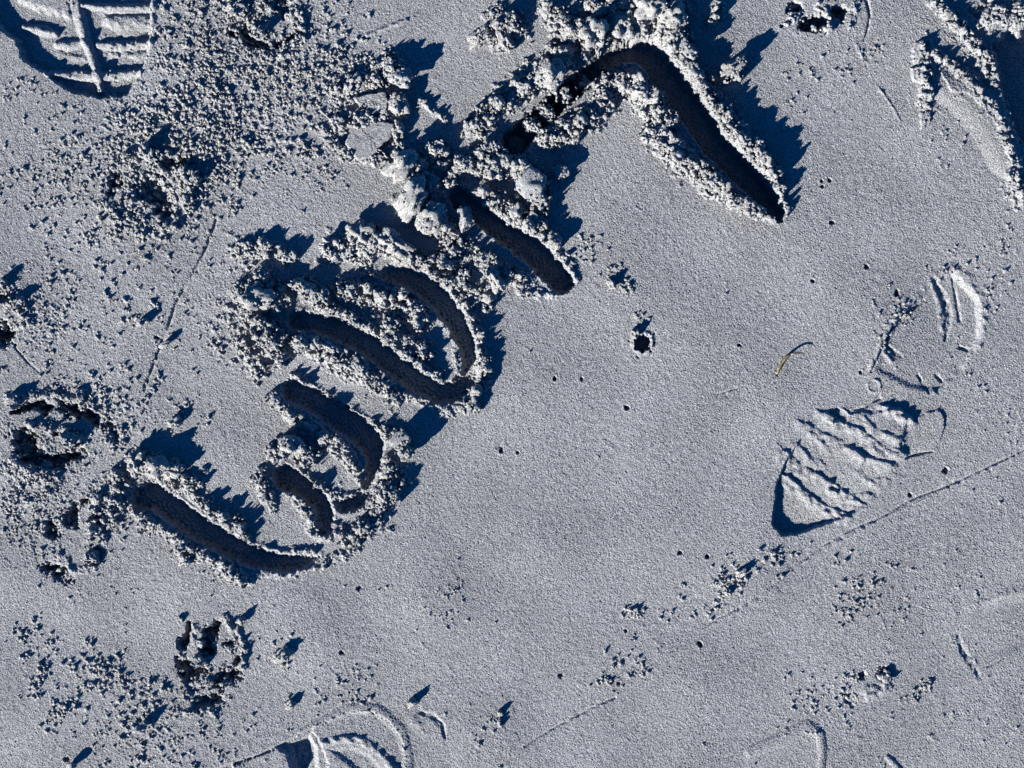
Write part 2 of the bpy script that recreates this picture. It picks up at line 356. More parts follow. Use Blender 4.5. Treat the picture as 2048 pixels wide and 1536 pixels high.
s, U, D = seg_u([(295,370,45),(320,400,40)]); DENS[s] *= (U > 1); BK[s] *= (U > 1)
# smooth lit bulge around print h and heel
tread([(1735,1385,22),(1770,1375,18)], 4, 0)
# big deep print on the right edge
L_D = lab_id('deep_print', None)
s, sd = poly_sd([(1978,80),(1992,130),(2000,180),(2022,250),(2040,290),(2160,330),(2160,30),(2085,60),(2060,40),(2040,62),(2018,48),(1998,72)])
sdn = sd + 2 * N20[s]
k = ss(0, 16, sdn); H[s] = H[s] * (1 - k) - 34 * k; LAB[s] = np.where(sd > -2, L_D, LAB[s]); DENS[s] *= (1 - k)
tread([(1975,0,12),(1955,30,10),(1940,20,10)], -9, L_D)
# cracked slabs pushed up on its left
for q, h in (([(1826,85),(1846,80),(1850,118),(1830,130),(1822,115)],8), ([(1818,135),(1850,132),(1862,150),(1850,172),(1825,165)],8), ([(1838,172),(1858,165),(1868,190),(1860,208),(1835,200)],8), ([(1838,225),(1862,222),(1860,245),(1840,265)],4),
             ([(1848,58),(1870,95),(1905,118),(1960,150),(1975,200),(1960,215),(1935,190),(1900,185),(1880,150),(1860,110)],3.5), ([(1960,20),(2010,5),(2020,40),(1990,58),(1960,50)],7)):
    plate(q, h, None, 3)
s, U, D = seg_u([(1880,170,34),(1930,190,46),(1985,250,46),(2010,320,36)], 1.0)
H[s] += 7 * np.clip(1 - U * U, 0, 1) ** 1.2

# strokes
TRW = np.zeros_like(H)
for key, polys in STROKES.items():
    dep = DEPTH[key]
    lid = lab_id('letter_' + key, None)
    for pts in polys:
        s, U, D = seg_u(pts, 1.4, 3)
        D2 = D - 4.5 + 1.2 * N20[s] + 0.7 * N8[s]
        R = np.maximum(D / np.maximum(U - 1, 1e-3), 1)
        hw = np.clip(np.where(np.abs(U - 1) > 1e-3, D / (U - 1), 10), 3, 40)
        k = ss(2.0, -0.55, D2 / (hw * 1.0)) if False else ss(1.5, -9.5, D2)
        dd = np.minimum(dep, dep * (hw / 17.0))
        H[s] = np.minimum(H[s], H[s] * (1 - k) - dd * k + 0.5 * N60[s] * k)
        TRW[s] = np.maximum(TRW[s], k)
        LAB[s] = np.where(D2 < 0.5, lid, LAB[s])
        H[s] += 1.5 * np.clip(1 - np.abs(D2 - 3) / 5, 0, 1) * (D2 > -2)     # pressed lip
for bx_, by_, br_, bh_ in ((1066,250,13,9),(1092,226,15,5),(1128,196,16,-12),(1165,162,15,-24),(1205,130,12,-34),(990,300,20,12)):  # lumps added across the arch's left arm to keep its floor in shade
    s, U, D = seg_u([(bx_ - 6, by_ - 8, br_), (bx_ + 6, by_ + 8, br_)], 1.3)
    U = U * (1 + .2 * N20[s] + .1 * N8[s]); k = ss(1, .45, U)
    H[s] = np.maximum(H[s], H[s] * (1 - k) + (bh_ + 3 * N20[s] + 2 * N8[s]) * k); DENS[s] = np.maximum(DENS[s], (.7 if bh_ > 0 else .25) * (U < .9)); BK[s] = np.maximum(BK[s], 7 * (U < .9)); TRW[s] = np.where(U < .9, .1, TRW[s])
s, U, D = seg_u([(1032,284,25)], 1.4); k = ss(1.1, .6, U); H[s] = H[s] * (1 - k) - 40 * k; TRW[s] = np.maximum(TRW[s], k)
s, U, D = seg_u([(916,392,16)], 1.4); k = ss(1.1, .6, U); H[s] = H[s] * (1 - k) - 38 * k; TRW[s] = np.maximum(TRW[s], k)
DENS *= (TRW < 0.25)

# burrow holes
HOLES = [(1286,686,16),(1253,816,5),(1110,756,4.5),(1163,758,4.5),(1002,902,4.5),(1035,905,4.5),(1478,690,4.5),(718,1176,5.5),(682,1305,5),(1733,533,4.5),(1625,561,4.5),(1793,588,6.5),(1722,745,4),(1892,940,7),(1820,990,4.5),
 (1643,362,4),(1659,360,4),(1645,373,4),(1664,445,5),(1955,370,4),(1360,1105,5.5),(1415,1113,5),(1252,1262,4),(1400,1289,6),(1120,1351,5),(1238,1366,4),(1297,1365,4),(1215,1209,4),(312,675,4.5),(1568,863,4),(1505,870,4),(1240,1057,3.5),(1563,52,4),(1561,74,4),(132,1518,6),(1404,573,3.5),(1690,1156,4),(960,1392,4)]
HOLES = [q_ for q_ in HOLES if q_[:2] not in ((1568,863),(1505,870),(1404,573),(1690,1156),(960,1392),(1240,1057),(1561,74),(1215,1209),(1297,1365),(1955,370))]
HOLES = [(x, y, r if r > 8 else r * .84) for x, y, r in HOLES]
for i, (x, y, r) in enumerate(HOLES):
    lid = lab_id('hole_%d' % i, None)
    s, U, D = seg_u([(x, y, r)], 1.0, 10)
    H[s] += (3.0 if r > 8 else 0.35) * np.clip(1 - np.abs(D - 2.5) / (7 if r > 8 else 3.5), 0, 1) * (1 + .3 * N20[s])
    U = U * (1 + .16 * N20[s] + .1 * N8[s]); k = ss(1.15, .7, U); H[s] = H[s] * (1 - k) - (30 if r > 8 else 9) * k
    LAB[s] = np.where(D < (3 if r > 8 else 1.6), lid, LAB[s]); TRW[s] = np.maximum(TRW[s], k)

# thin scored lines and small ridges
def line(pts, r, h, gap=0.0):
    pp = [(a + rnd.uniform(-1, 1), b + rnd.uniform(-1, 1), r) for a, b in pts]
    s, U, D = seg_u(pp, 1.1)
    U = U * (1 + .25 * N20[s])
    m = np.clip(1 + gap * N60[s] + gap * .6 * N20[s], 0, 1.4)
    H[s] += h * np.clip(1 - U, 0, 1) * m
line([(432,440),(415,490),(395,530),(372,570),(350,610),(335,660),(315,710),(298,755),(288,775)], 4.5, -4.5, .25)
line([(1478,1218),(1520,1190),(1560,1160),(1600,1125),(1650,1090),(1700,1060),(1760,1035),(1820,1000),(1900,970),(1960,940),(2048,900),(2120,870)], 4, -3.0, .15)
line([(1478,1221),(1600,1129),(1760,1039),(1900,974),(2048,904)], 4, 1.0, .8)
line([(1005,1530),(1045,1495),(1090,1465),(1140,1440),(1185,1415),(1230,1395)], 4, -3.2, .4)
line([(1270,1350),(1350,1300),(1430,1240),(1480,1215)], 3.5, -2.2, .7)
line([(1160,930),(1180,800),(1250,820)], 2, 0, 0)
line([(1432,790),(1460,780),(1485,772)], 3, -2.0, .3)
line([(735,72),(770,55),(800,45),(842,27)], 6, 2.6, 1.0)
line([(1708,80),(1725,115),(1745,160),(1765,185)], 4, 2.2, .5); line([(1765,185),(1790,225),(1820,280)], 3, 1.2, .9)
line([(30,695),(55,725),(78,745)], 3, -3, .2)
line([(1812,915),(1840,905),(1865,903)], 3, -4, .2)
line([(1976,1335),(2010,1315)], 3, -2.5, .3)
line([(1500,1190),(1560,1170)], 2, 0, 0)
# faint wind and water texture, running up to the right
q = (XX * 0.53 + YY * 0.85)
H += 0.30 * np.sin(q / 41. + 1.2 * N300) * np.clip(.5 + .3 * N300, 0, 1)

# ---- small crumbs pressed into the surface -------------------------------------------------
def blob(x, y, r, dens): return (x, y, r, dens)
SCAT = [ # x, y, sigma, crumbs, max radius
 (430,140,120,1000,5),(540,230,110,650,5),(380,250,100,800,5),(300,330,90,600,5),(200,250,90,220,4),(120,380,90,220,4),(60,330,60,130,4),(420,330,60,330,5),(340,430,80,300,5),(200,480,90,180,4.5),(60,150,80,100,4),(640,60,60,180,4),(600,160,60,260,5),(700,120,50,200,5),(640,330,40,90,4),
 (420,50,60,260,5),(90,590,60,150,4.5),(260,620,80,120,4.5),(120,720,80,200,4),(220,820,60,320,4.5),(330,700,80,90,4),(380,830,40,60,4),(440,580,60,60,4.5),(470,640,40,70,5),(460,700,40,70,5),(60,980,60,260,4),(60,1060,60,160,4),(260,1000,60,200,4.5),(200,1120,80,80,3.5),
 (60,1290,30,90,5),(190,1340,35,150,5),(90,1370,40,80,4.5),(130,1420,30,100,5),(290,1440,50,150,5),(230,1340,20,60,4),(330,1500,70,150,4.5),(430,1450,60,110,4),(570,1300,20,30,6),(700,1370,30,90,4),(480,1500,60,80,3.5),(220,1480,60,70,4),(610,1390,60,40,3.5),(360,1370,40,60,5),(900,1210,40,140,2.5),(870,1240,30,90,2.5),
 (1440,1160,25,45,5),(1270,1230,20,45,4.5),(1230,1335,30,40,4.5),(1720,1190,35,100,4),(1690,1220,25,60,3.5),(1620,1410,45,100,3.5),(1690,1380,35,70,3.5),(1830,1370,20,20,5),(1850,1490,150,110,3),(1840,1250,140,190,2.5),(1960,1130,120,150,2.5),(1950,1440,100,110,2.5),(1600,1400,300,120,2.5),
 (1200,490,20,22,4),(1235,570,18,34,5),(1290,640,15,10,4),(1580,210,50,34,3.5),(1650,120,50,60,3.5),(1740,110,25,40,3.5),(1990,580,40,60,3.5),(2010,500,30,40,4),(1915,520,25,30,4),(1790,620,25,40,3.5),(1900,270,60,80,3.5),(2000,860,60,80,3),(1960,720,60,50,3),(1450,580,20,10,3),
 (1000,1420,30,16,5),(930,1460,35,24,4),(1560,1110,25,16,5),(1510,1120,40,20,3.5),(1420,60,40,30,4),(880,150,20,8,3),(600,1250,150,40,3),(1024,768,900,500,2),(300,900,500,260,3),(250,1200,250,120,3),(1460,1175,22,40,5.5),(1530,1120,25,24,5),(1390,1210,30,24,4.5),(1320,1230,30,20,4),(1245,1330,30,40,5),(1170,500,20,26,4.5),(1210,540,16,22,5),(1255,590,16,22,4.5),(1285,630,12,16,4.5),(1800,625,28,60,3.6),(1770,680,16,30,3.6),(1870,545,14,16,3.6),(1660,1100,40,22,4.5),(730,690,120,60,4),(870,700,20,20,4),
]
pts_small = []
for x, y, sg, n, rm in SCAT:
    n = int(n * (2.2 if rm > 3.2 else 1.2))
    while n > 0:
        cx_ = rnd.gauss(x, sg * .75); cy_ = rnd.gauss(y, sg * .75)
        m_c = min(n, int(rnd.expovariate(1 / 5.)) + 1); n -= m_c
        for _ in range(m_c):
            q_ = 2 + 2.2 * m_c ** .5
            pts_small.append((rnd.gauss(cx_, q_ * .6), rnd.gauss(cy_, q_ * .6), 1.0 + (rm - .9) * rnd.random() ** 3))
def hgrid(x, y):
    i = min(nx - 1, max(0, int(round((x + MG) / GS)))); j = min(ny - 1, max(0, int(round((y + MG) / GS))))
    return j, i
def inside(x, y): return -MG + 10 < x < W0 + MG - 10 and -MG + 10 < y < H0 + MG - 10

# grain of the surface: fine everywhere, lumpy on the banks
ROUGH = np.clip(BK / 10, 0, 1)
LUMP = N8 * 1.5 + N20 * 1.7
OPEN = 1 - TRW
CH = np.zeros_like(H)
for cx_, cy_, sg_, a_ in ((430,140,110,1),(540,230,90,.8),(370,260,90,1),(290,350,80,.9),(600,120,70,.6),(60,960,80,.9),(60,1060,50,.6),(90,620,60,.6),(230,980,50,.7),(160,330,80,.4),(230,830,50,.5),(280,1450,60,.4),(1950,90,60,.6),(490,620,60,.6)):
    CH = np.maximum(CH, a_ * np.exp(-((XX - cx_) ** 2 + (YY - cy_) ** 2) / (1.6 * sg_ * sg_)))
CH *= (LAB != L_TL) * np.clip(.6 + .5 * N60, 0, 1.3)
H += CH * OPEN * (.55 * (N8 * 1.5 + N20 * 1.2) + .45 * N3)
H += ROUGH * OPEN * (LUMP + 0.9 * N3)
GR = 0.29 + 0.09 * np.clip(N300 * .5 + (XX - 1300) / 900., 0, 1)
H += GR * N3 * (1 + .6 * TRW) + 1.0 * N8 * TRW + 0.15 * N8 * (1 - .5 * TRW) + 0.13 * N20 + 0.12 * N2

# stamps of small lumps on the banks (they are packed together and belong to the bank itself)
cand = np.argwhere(DENS > 0.05)
def stamp(x, y, r, hgt):
    s = win(x - r, y - r, x + r, y + r)
    sub = H[s]
    if sub.size == 0: return
    j, i = hgrid(x, y)
    d2 = ((XX[s] - x) ** 2 + (YY[s] - y) ** 2) / (r * r) * np.clip(1 + .45 * N3[s] + .5 * N8[s], .15, 4)
    H[s] = np.maximum(sub, H[j, i] - r * .15 + hgt * np.sqrt(np.clip(1 - d2, 0, 1)) - (d2 >= 1) * 99)
area = len(cand) * GS * GS
def lump(x, y, r, hgt):
    s = win(x - 1.4 * r, y - 1.4 * r, x + 1.4 * r, y + 1.4 * r)
    if H[s].size == 0: return
    j, i = hgrid(x, y)
    a = rnd.uniform(0, 3.14); e = rnd.uniform(.6, 1)
    dx, dy = XX[s] - x, YY[s] - y
    p_ = dx * math.cos(a) + dy * math.sin(a); q_ = (dy * math.cos(a) - dx * math.sin(a)) / e
    d2 = (p_ * p_ + q_ * q_) / (r * r) * np.clip(1 + .35 * N20[s] + .3 * N8[s], .3, 3)
    top_ = H[j, i] * .6 + hgt * np.minimum(1, 1.5 * np.sqrt(np.clip(1 - d2, 0, 1))) + rnd.uniform(-.35, .35) * p_ + rnd.uniform(-.3, .3) * q_ + 1.0 * N8[s] + .5 * N3[s]
    m_ = (d2 < 1) & (TRW[s] < .15)
    H[s] = np.where(m_, np.maximum(H[s], top_), H[s])
for c in cand[RNG.integers(0, len(cand), int(area / 300))]:
    j, i = c
    if rnd.random() > DENS[j, i] or BK[j, i] < 4: continue
    r = 7 + 11 * rnd.random() ** 1.5
    lump(X1[i], Y1[j], r, r * rnd.uniform(.45, .9))
nst = int(area / 60)
for c in cand[RNG.integers(0, len(cand), nst)]:
    j, i = c
    if rnd.random() > DENS[j, i]: continue
    r = 2 + 4 * rnd.random() ** 2
    stamp(X1[i], Y1[j], r, r * rnd.uniform(.5, 1.0))
for x, y, r in pts_small:
    if not inside(x, y): continue
    j, i = hgrid(x, y)
    if TRW[j, i] > .3: continue
    if r < 2.6 or rnd.random() < .35: stamp(x, y, r * .9 + .4, r * .6)
# fade to flat at the border so that it meets the surrounding beach
edge = np.minimum(np.minimum(XX + MG, W0 + MG - XX), np.minimum(YY + MG, H0 + MG - YY))
H *= ss(0, 30, edge)
H = H.astype(np.float32)

def P(x, y, z): return ((x - W0 / 2) * K, (H0 / 2 - y) * K, z * K)

# ------------------------------------------------------------------ mesh helpers
def mesh_from(name, verts, loops, sizes, smooth=True):
    me = bpy.data.meshes.new(name)
    me.vertices.add(len(verts)); me.vertices.foreach_set('co', np.ascontiguousarray(verts, np.float32).ravel())
    me.loops.add(len(loops)); me.loops.foreach_set('vertex_index', np.ascontiguousarray(loops, np.int32))
    me.polygons.add(len(sizes))
    st = np.concatenate([[0], np.cumsum(sizes)[:-1]]).astype(np.int32)
    me.polygons.foreach_set('loop_start', st)
    me.update(calc_edges=True)
    if smooth: me.polygons.foreach_set('use_smooth', np.ones(len(sizes), bool))
    me.update()
    return me
def link(name, me, mat, parent=None, loc=None):
    o = bpy.data.objects.new(name, me)
    if mat and not me.materials: me.materials.append(mat)
    COL.objects.link(o)
    if parent: o.parent = parent
    if loc is not None: o.location = loc
    return o
def tag(o, label=None, cat=None, group=None, kind=None):
    if label: o['label'] = label
    if cat: o['category'] = cat
    if group: o['group'] = group
    if kind: o['kind'] = kind
    return o

# ------------------------------------------------------------------ ground and everything pressed into it
vx = (XX - W0 / 2) * K; vy = (H0 / 2 - YY) * K
V = np.stack([vx.ravel(), vy.ravel(), (H * K).ravel()], 1)
idx = np.arange(nx * ny).reshape(ny, nx)
quads = np.stack([idx[:-1, :-1].ravel(), idx[1:, :-1].ravel(), idx[1:, 1:].ravel(), idx[:-1, 1:].ravel()], 1)
cell = LAB[:-1, :-1].ravel()
def patch(name, sel, origin=(0, 0, 0)):
    q = quads[sel]
    u, inv = np.unique(q, return_inverse=True)
    return mesh_from(name, V[u] - np.array(origin, np.float32), inv.ravel(), np.full(len(q), 4))
# the beach: dense sheet with the wide surroundings in the same mesh
q = quads[cell == 0]
u, inv = np.unique(q, return_inverse=True)
gv = V[u]; gl = inv.ravel(); gs = np.full(len(q), 4)
bx0, bx1 = float(vx.min()), float(vx.max()); by0, by1 = float(vy.min()), float(vy.max())
rings = [0.0, .03, .08, .16, .3, .6, 1.2, 2.5, 5, 12, 40]
rv, rl = [], []
r2 = np.random.default_rng(3)
NS = 48
per = []
for k_ in range(NS):
    t = k_ / NS * 4; sd_, f = int(t), t - int(t)
    per.append([(f, 0), (1, f), (1 - f, 1), (0, 1 - f)][sd_])
for ri, off in enumerate(rings):
    for (a, b) in per:
        x = bx0 - off + a * (bx1 - bx0 + 2 * off); y = by0 - off + b * (by1 - by0 + 2 * off)
        z = 0 if ri == 0 else float(r2.normal(0, min(.02, off * .03)))
        rv.append((x, y, z))
for ri in range(len(rings) - 1):
    for k_ in range(NS):
        a = ri * NS + k_; b = ri * NS + (k_ + 1) % NS
        rl += [a, a + NS, b + NS, b]
gl = np.concatenate([gl, np.array(rl) + len(gv)]); gs = np.concatenate([gs, np.full(len(rl) // 4, 4)])
gv = np.concatenate([gv, np.array(rv, np.float32)])
beach = link('sand', mesh_from('sand', gv, gl, gs), M_SAND)
tag(beach, 'firm grey beach sand in low sun', 'sand', kind='structure')

INFO = {
 'shoe_top': ('shoe_print', 'deep shoe print with square tread blocks in the top left corner', 'footprint'),
 'shoe_right': ('shoe_print', 'ribbed shoe print pressed into the smooth sand near the little yellow twig', 'footprint'),
 'shoe_bottom': ('shoe_print', 'smooth rounded shoe heel print cut off by the bottom edge', 'footprint'),
 'shoe_faint': ('shoe_print', 'very faint pale rounded print at the bottom right', 'footprint'),
 'scuff': ('shoe_print', 'faint shallow rounded print with a dark curved side, at the lower right edge', 'footprint'),
 'scuff_b': ('scuff_mark', 'small shallow crescent beside the smooth heel print', 'scuff'),
 'scuff_c': ('scuff_mark', 'thin dark curved scrape at the top edge, right of three deep paw pits', 'scuff'),
 'paw_a': ('paw_print', 'crumbly paw print at the top edge right of the shoe print with square treads', 'paw print'),
 'paw_b': ('paw_print', 'paw print of three clean dark pits at the top edge', 'paw print'),
 'paw_c': ('paw_print', 'round paw print amid thick crumbs below the square-tread shoe print', 'paw print'),
 'paw_d': ('paw_print', 'largest dark ragged paw print at the left edge', 'paw print'),
 'paw_e': ('paw_print', 'paw print of separate round pits just left below the start of the lowest groove', 'paw print'),
 'paw_f': ('paw_print', 'sharp-walled paw print alone below the lowest dug groove', 'paw print'),
 'paw_g': ('paw_print', 'paw print half cut off by the left edge, above the largest one', 'paw print'),
 'paw_h': ('paw_print', 'small shallow paw print with a pale lump at the lower right', 'paw print'),
 'deep_print': ('deep_footprint', 'big dark deep print with cracked slabs beside it at the upper right edge', 'footprint'),
 'letter_curl': ('dug_letter', 'first dug letter from the left, of curling grooves', 'letter'),
 'letter_loop': ('dug_letter', 'closed loop letter dug in the sand', 'letter'),
 'letter_bar': ('dug_letter', 'short straight dug groove with an angular clod lying in it', 'letter'),
 'letter_arch': ('dug_letter', 'long bent groove at the top, the darkest and deepest of the dug letters', 'letter'),
}
GRP = {'footprint': None, 'paw print': 'dog paw prints around the writing', 'letter': 'letters dug into the sand'}
bythings = {}
for lid, (key, part) in THINGS.items(): bythings.setdefault(key, []).append((lid, part))
HOLE_GROUP = 'small round burrow holes in the smooth sand'
HOLE_LABEL = {}
NTHS = ['leftmost', 'second from left', 'third from left', 'fourth from left', 'fifth from left', 'sixth from left', 'seventh from left', 'eighth from left', 'ninth from left', 'tenth from left', 'eleventh from left', 'twelfth from left', 'thirteenth from left']
hz_ = {}
for (x, y, r) in HOLES:
    if r > 8: HOLE_LABEL[(x, y)] = 'largest round burrow hole, with a bright raised rim'; continue
    if x < 900: lb = 'small burrow hole near the dug letters and paw prints'
    elif y < 480: lb = 'tiny burrow hole between the long bent groove and right edge'
    elif x < 1320 and y < 950: lb = 'small burrow hole below the largest burrow hole'
    elif y > 1000: lb = 'small burrow hole in the open sand of the lower right'
    else: lb = 'small burrow hole around the ribbed shoe print and weed sprig'
    hz_.setdefault(lb, []).append((x, y))
for lb, l_h in hz_.items():
    for n_i, q_h in enumerate(sorted(l_h)): HOLE_LABEL[q_h] = '%s, %s' % (lb, NTHS[n_i])
for key, lst in bythings.items():
    sels = [(part, np.nonzero(cell == lid)[0]) for lid, part in lst]
    sels = [(p, s_) for p, s_ in sels if len(s_) > 6]
    if not sels: continue
    if key.startswith('hole_'):
        x, y, r = HOLES[int(key[5:])]
        org = P(x, y, 0)
        o = link('burrow_hole', patch('burrow_hole', sels[0][1], org), M_SAND, None, org)
        tag(o, HOLE_LABEL[(x, y)], 'burrow hole', HOLE_GROUP)
        continue
    nm, lb, cat = INFO[key]
    allc = np.concatenate([s_ for _, s_ in sels])
    c0 = V[quads[allc, 0]].mean(0); org = (float(c0[0]), float(c0[1]), 0.0)
    if len(sels) == 1:
        o = link(nm, patch(nm, sels[0][1], org), M_SAND, None, org)
    else:
        o = bpy.data.objects.new(nm, None); o.empty_display_size = .02; COL.objects.link(o); o.location = org
        merged = {}
        bed = [s_ for p, s_ in sels if p is None]
        if bed: link('bed', patch('bed', np.concatenate(bed), org), M_SAND, o)
        hm = [s_ for p, s_ in sels if p in ('heel_mark',)]
        if hm: link('heel_mark', patch('heel_mark', np.concatenate(hm), org), M_SAND, o)
        sm = [s_ for p, s_ in sels if p in ('sole_mark',)]
        if sm: link('sole_mark', patch('sole_mark', np.concatenate(sm), org), M_SAND, o)
        for p, s_ in sels:
            if p in (None, 'heel_mark', 'sole_mark'): continue
            link(p, patch(p, s_, org), M_SAND, o)
    tag(o, lb, cat, GRP.get(cat) if key not in ('deep_print',) else None)

# ------------------------------------------------------------------ loose clods
def ico(sub):
    import bmesh
    bm = bmesh.new(); bmesh.ops.create_icosphere(bm, subdivisions=sub, radius=1)
    v = np.array([list(a.co) for a in bm.verts], np.float32)
    f = np.array([[a.index for a in q_.verts] for q_ in bm.faces], np.int32)
    bm.free(); return v, f
def lump_noise(v, seed, n, rad):
    """cauliflower relief: many small bumps on a unit ball"""
    r = np.random.default_rng(seed)
    c = r.standard_normal((n, 3)); c /= np.linalg.norm(c, axis=1)[:, None]
    d = np.full(len(v), 9.)
    for i in range(n): d = np.minimum(d, np.linalg.norm(v - c[i], axis=1))
    return np.sqrt(np.clip(1 - (d / rad) ** 2, 0, 1))
def clod_mesh(seed, sub=4, angular=False, flat=1.0, elong=1.0):
    v, f = ico(sub)
    r = np.random.default_rng(seed)
    u = v / np.linalg.norm(v, axis=1)[:, None]
    low = np.zeros(len(v))
    for _ in range(5):
        k_ = r.standard_normal(3) * 1.6
        low += .13 * np.sin(u @ k_ * 2 + r.uniform(0, 6))
    rad = 1 + low
    if angular:
        pl = r.standard_normal((9, 3)); pl /= np.linalg.norm(pl, axis=1)[:, None]
        o_ = r.uniform(.62, .95, 9)
        dd = u @ pl.T
        lim = np.where(dd > .05, o_ / np.maximum(dd, .05), 9).min(1)
        rad = np.minimum(rad * 1.1, lim)
        rad += .05 * lump_noise(u, seed + 1, 260, .13) + r.normal(0, .014, len(v))
    else:
        rad += .24 * lump_noise(u, seed + 1, 26, .36) - .1
        rad += .17 * lump_noise(u, seed + 2, 150, .15) + r.normal(0, .05, len(v)) + .07 * lump_noise(u, seed + 3, 420, .09)
    w_ = u * rad[:, None] * np.array([elong, 1, flat])
    return mesh_from('clod', w_, f.ravel(), np.full(len(f), 3))
ROUND = [clod_mesh(100 + i * 7, 4, flat=rnd.uniform(.7, .95), elong=rnd.uniform(1, 1.35)) for i in range(9)]
ANG = [clod_mesh(300 + i * 7, 4, True, flat=.6, elong=rnd.uniform(1, 1.4)) for i in range(6)]
for m_ in ROUND: m_.materials.append(M_CLOD)
for m_ in ANG: m_.materials.append(M_SAND)

PLACES = [ # x, y, text, group
 (1440,230,'on the upper right bank of the long bent groove'),(1380,340,'on the lower left bank of the long bent groove'),(1230,60,'above the arch of the long bent groove'),(1240,190,'under the arch of the long bent groove'),
 (1030,180,'above the deepest round pit in the writing'),(1020,40,'near the top edge, left of the long bent groove'),(1110,275,'right of the deepest round pit in the writing'),(1040,370,'between the deepest pit and the short straight groove'),(1070,460,'on the upper right bank of the short straight groove'),
 (850,370,'left of the short straight groove'),(990,550,'on the lower left bank of the short straight groove'),(740,200,'round the flat slabs of the upper middle'),(700,500,'above the closed loop letter'),(900,570,'on the outer bank of the closed loop'),(960,730,'on the rounded end of the closed loop'),
 (760,610,'inside the closed loop letter'),(520,570,'by the left end of the closed loop letter'),(620,700,'just below the closed loop letter'),(760,780,'between the loop letter and the curling letter'),(800,890,'at the bend of the curling letter'),(770,980,'on the right bank of the curling letter'),
 (640,880,'inside the curling letter, along its right groove'),(570,920,'round the middle groove of the curling letter'),(300,930,'at the top left end of the lowest groove'),(430,1020,'on the upper bank of the lowest groove'),(420,1110,'on the lower bank of the lowest groove'),(700,1080,'at the right end of the lowest groove'),
 (430,150,'in the crumb field right of the square-tread shoe print'),(300,380,'round the paw print amid thick crumbs'),(90,880,'by the largest paw print on the left edge'),(150,1060,'by the print of separate round pits on the left'),(420,1320,'in or beside the sharp-walled paw print'),(150,1380,'on the smooth sand of the bottom left corner'),
 (530,60,'in the crumbly paw print at the top edge'),(1850,150,'by the big dark print at the upper right edge'),(1900,900,'by the ribbed shoe print'),(1450,1160,'in the thin line of crumbs below the ribbed shoe print'),(1740,1350,'by the small shallow paw print at the lower right'),(1240,560,'between the short straight groove and the largest burrow hole'),
 (200,700,'beside the thin scored line on the left'),(700,1380,'above the smooth heel print at the bottom')]
def place_of(x, y): return min(PLACES, key=lambda p: (p[0] - x) ** 2 + (p[1] - y) ** 2)[2]

def put(x, y, r, me, name='sand_clod', label=None, group=None, sc=(1, 1, 1), rot=None, lift=.35, tilt=.5):
    j, i = hgrid(x, y)
    ri = max(1, int(r * .4 / GS))
    hz = float(H[max(0, j - ri):j + ri + 1, max(0, i - ri):i + ri + 1].mean())
    o = bpy.data.objects.new(name, me); COL.objects.link(o)
    o.location = P(x, y, hz + lift * r * sc[2])
    o.scale = (r * K * sc[0], r * K * sc[1], r * K * sc[2])
    o.rotation_euler = (rnd.uniform(-tilt, tilt), rnd.uniform(-tilt, tilt), rnd.uniform(0, 6.28) if rot is None else rot)
    tag(o, label, 'sand clod', group)
    return o

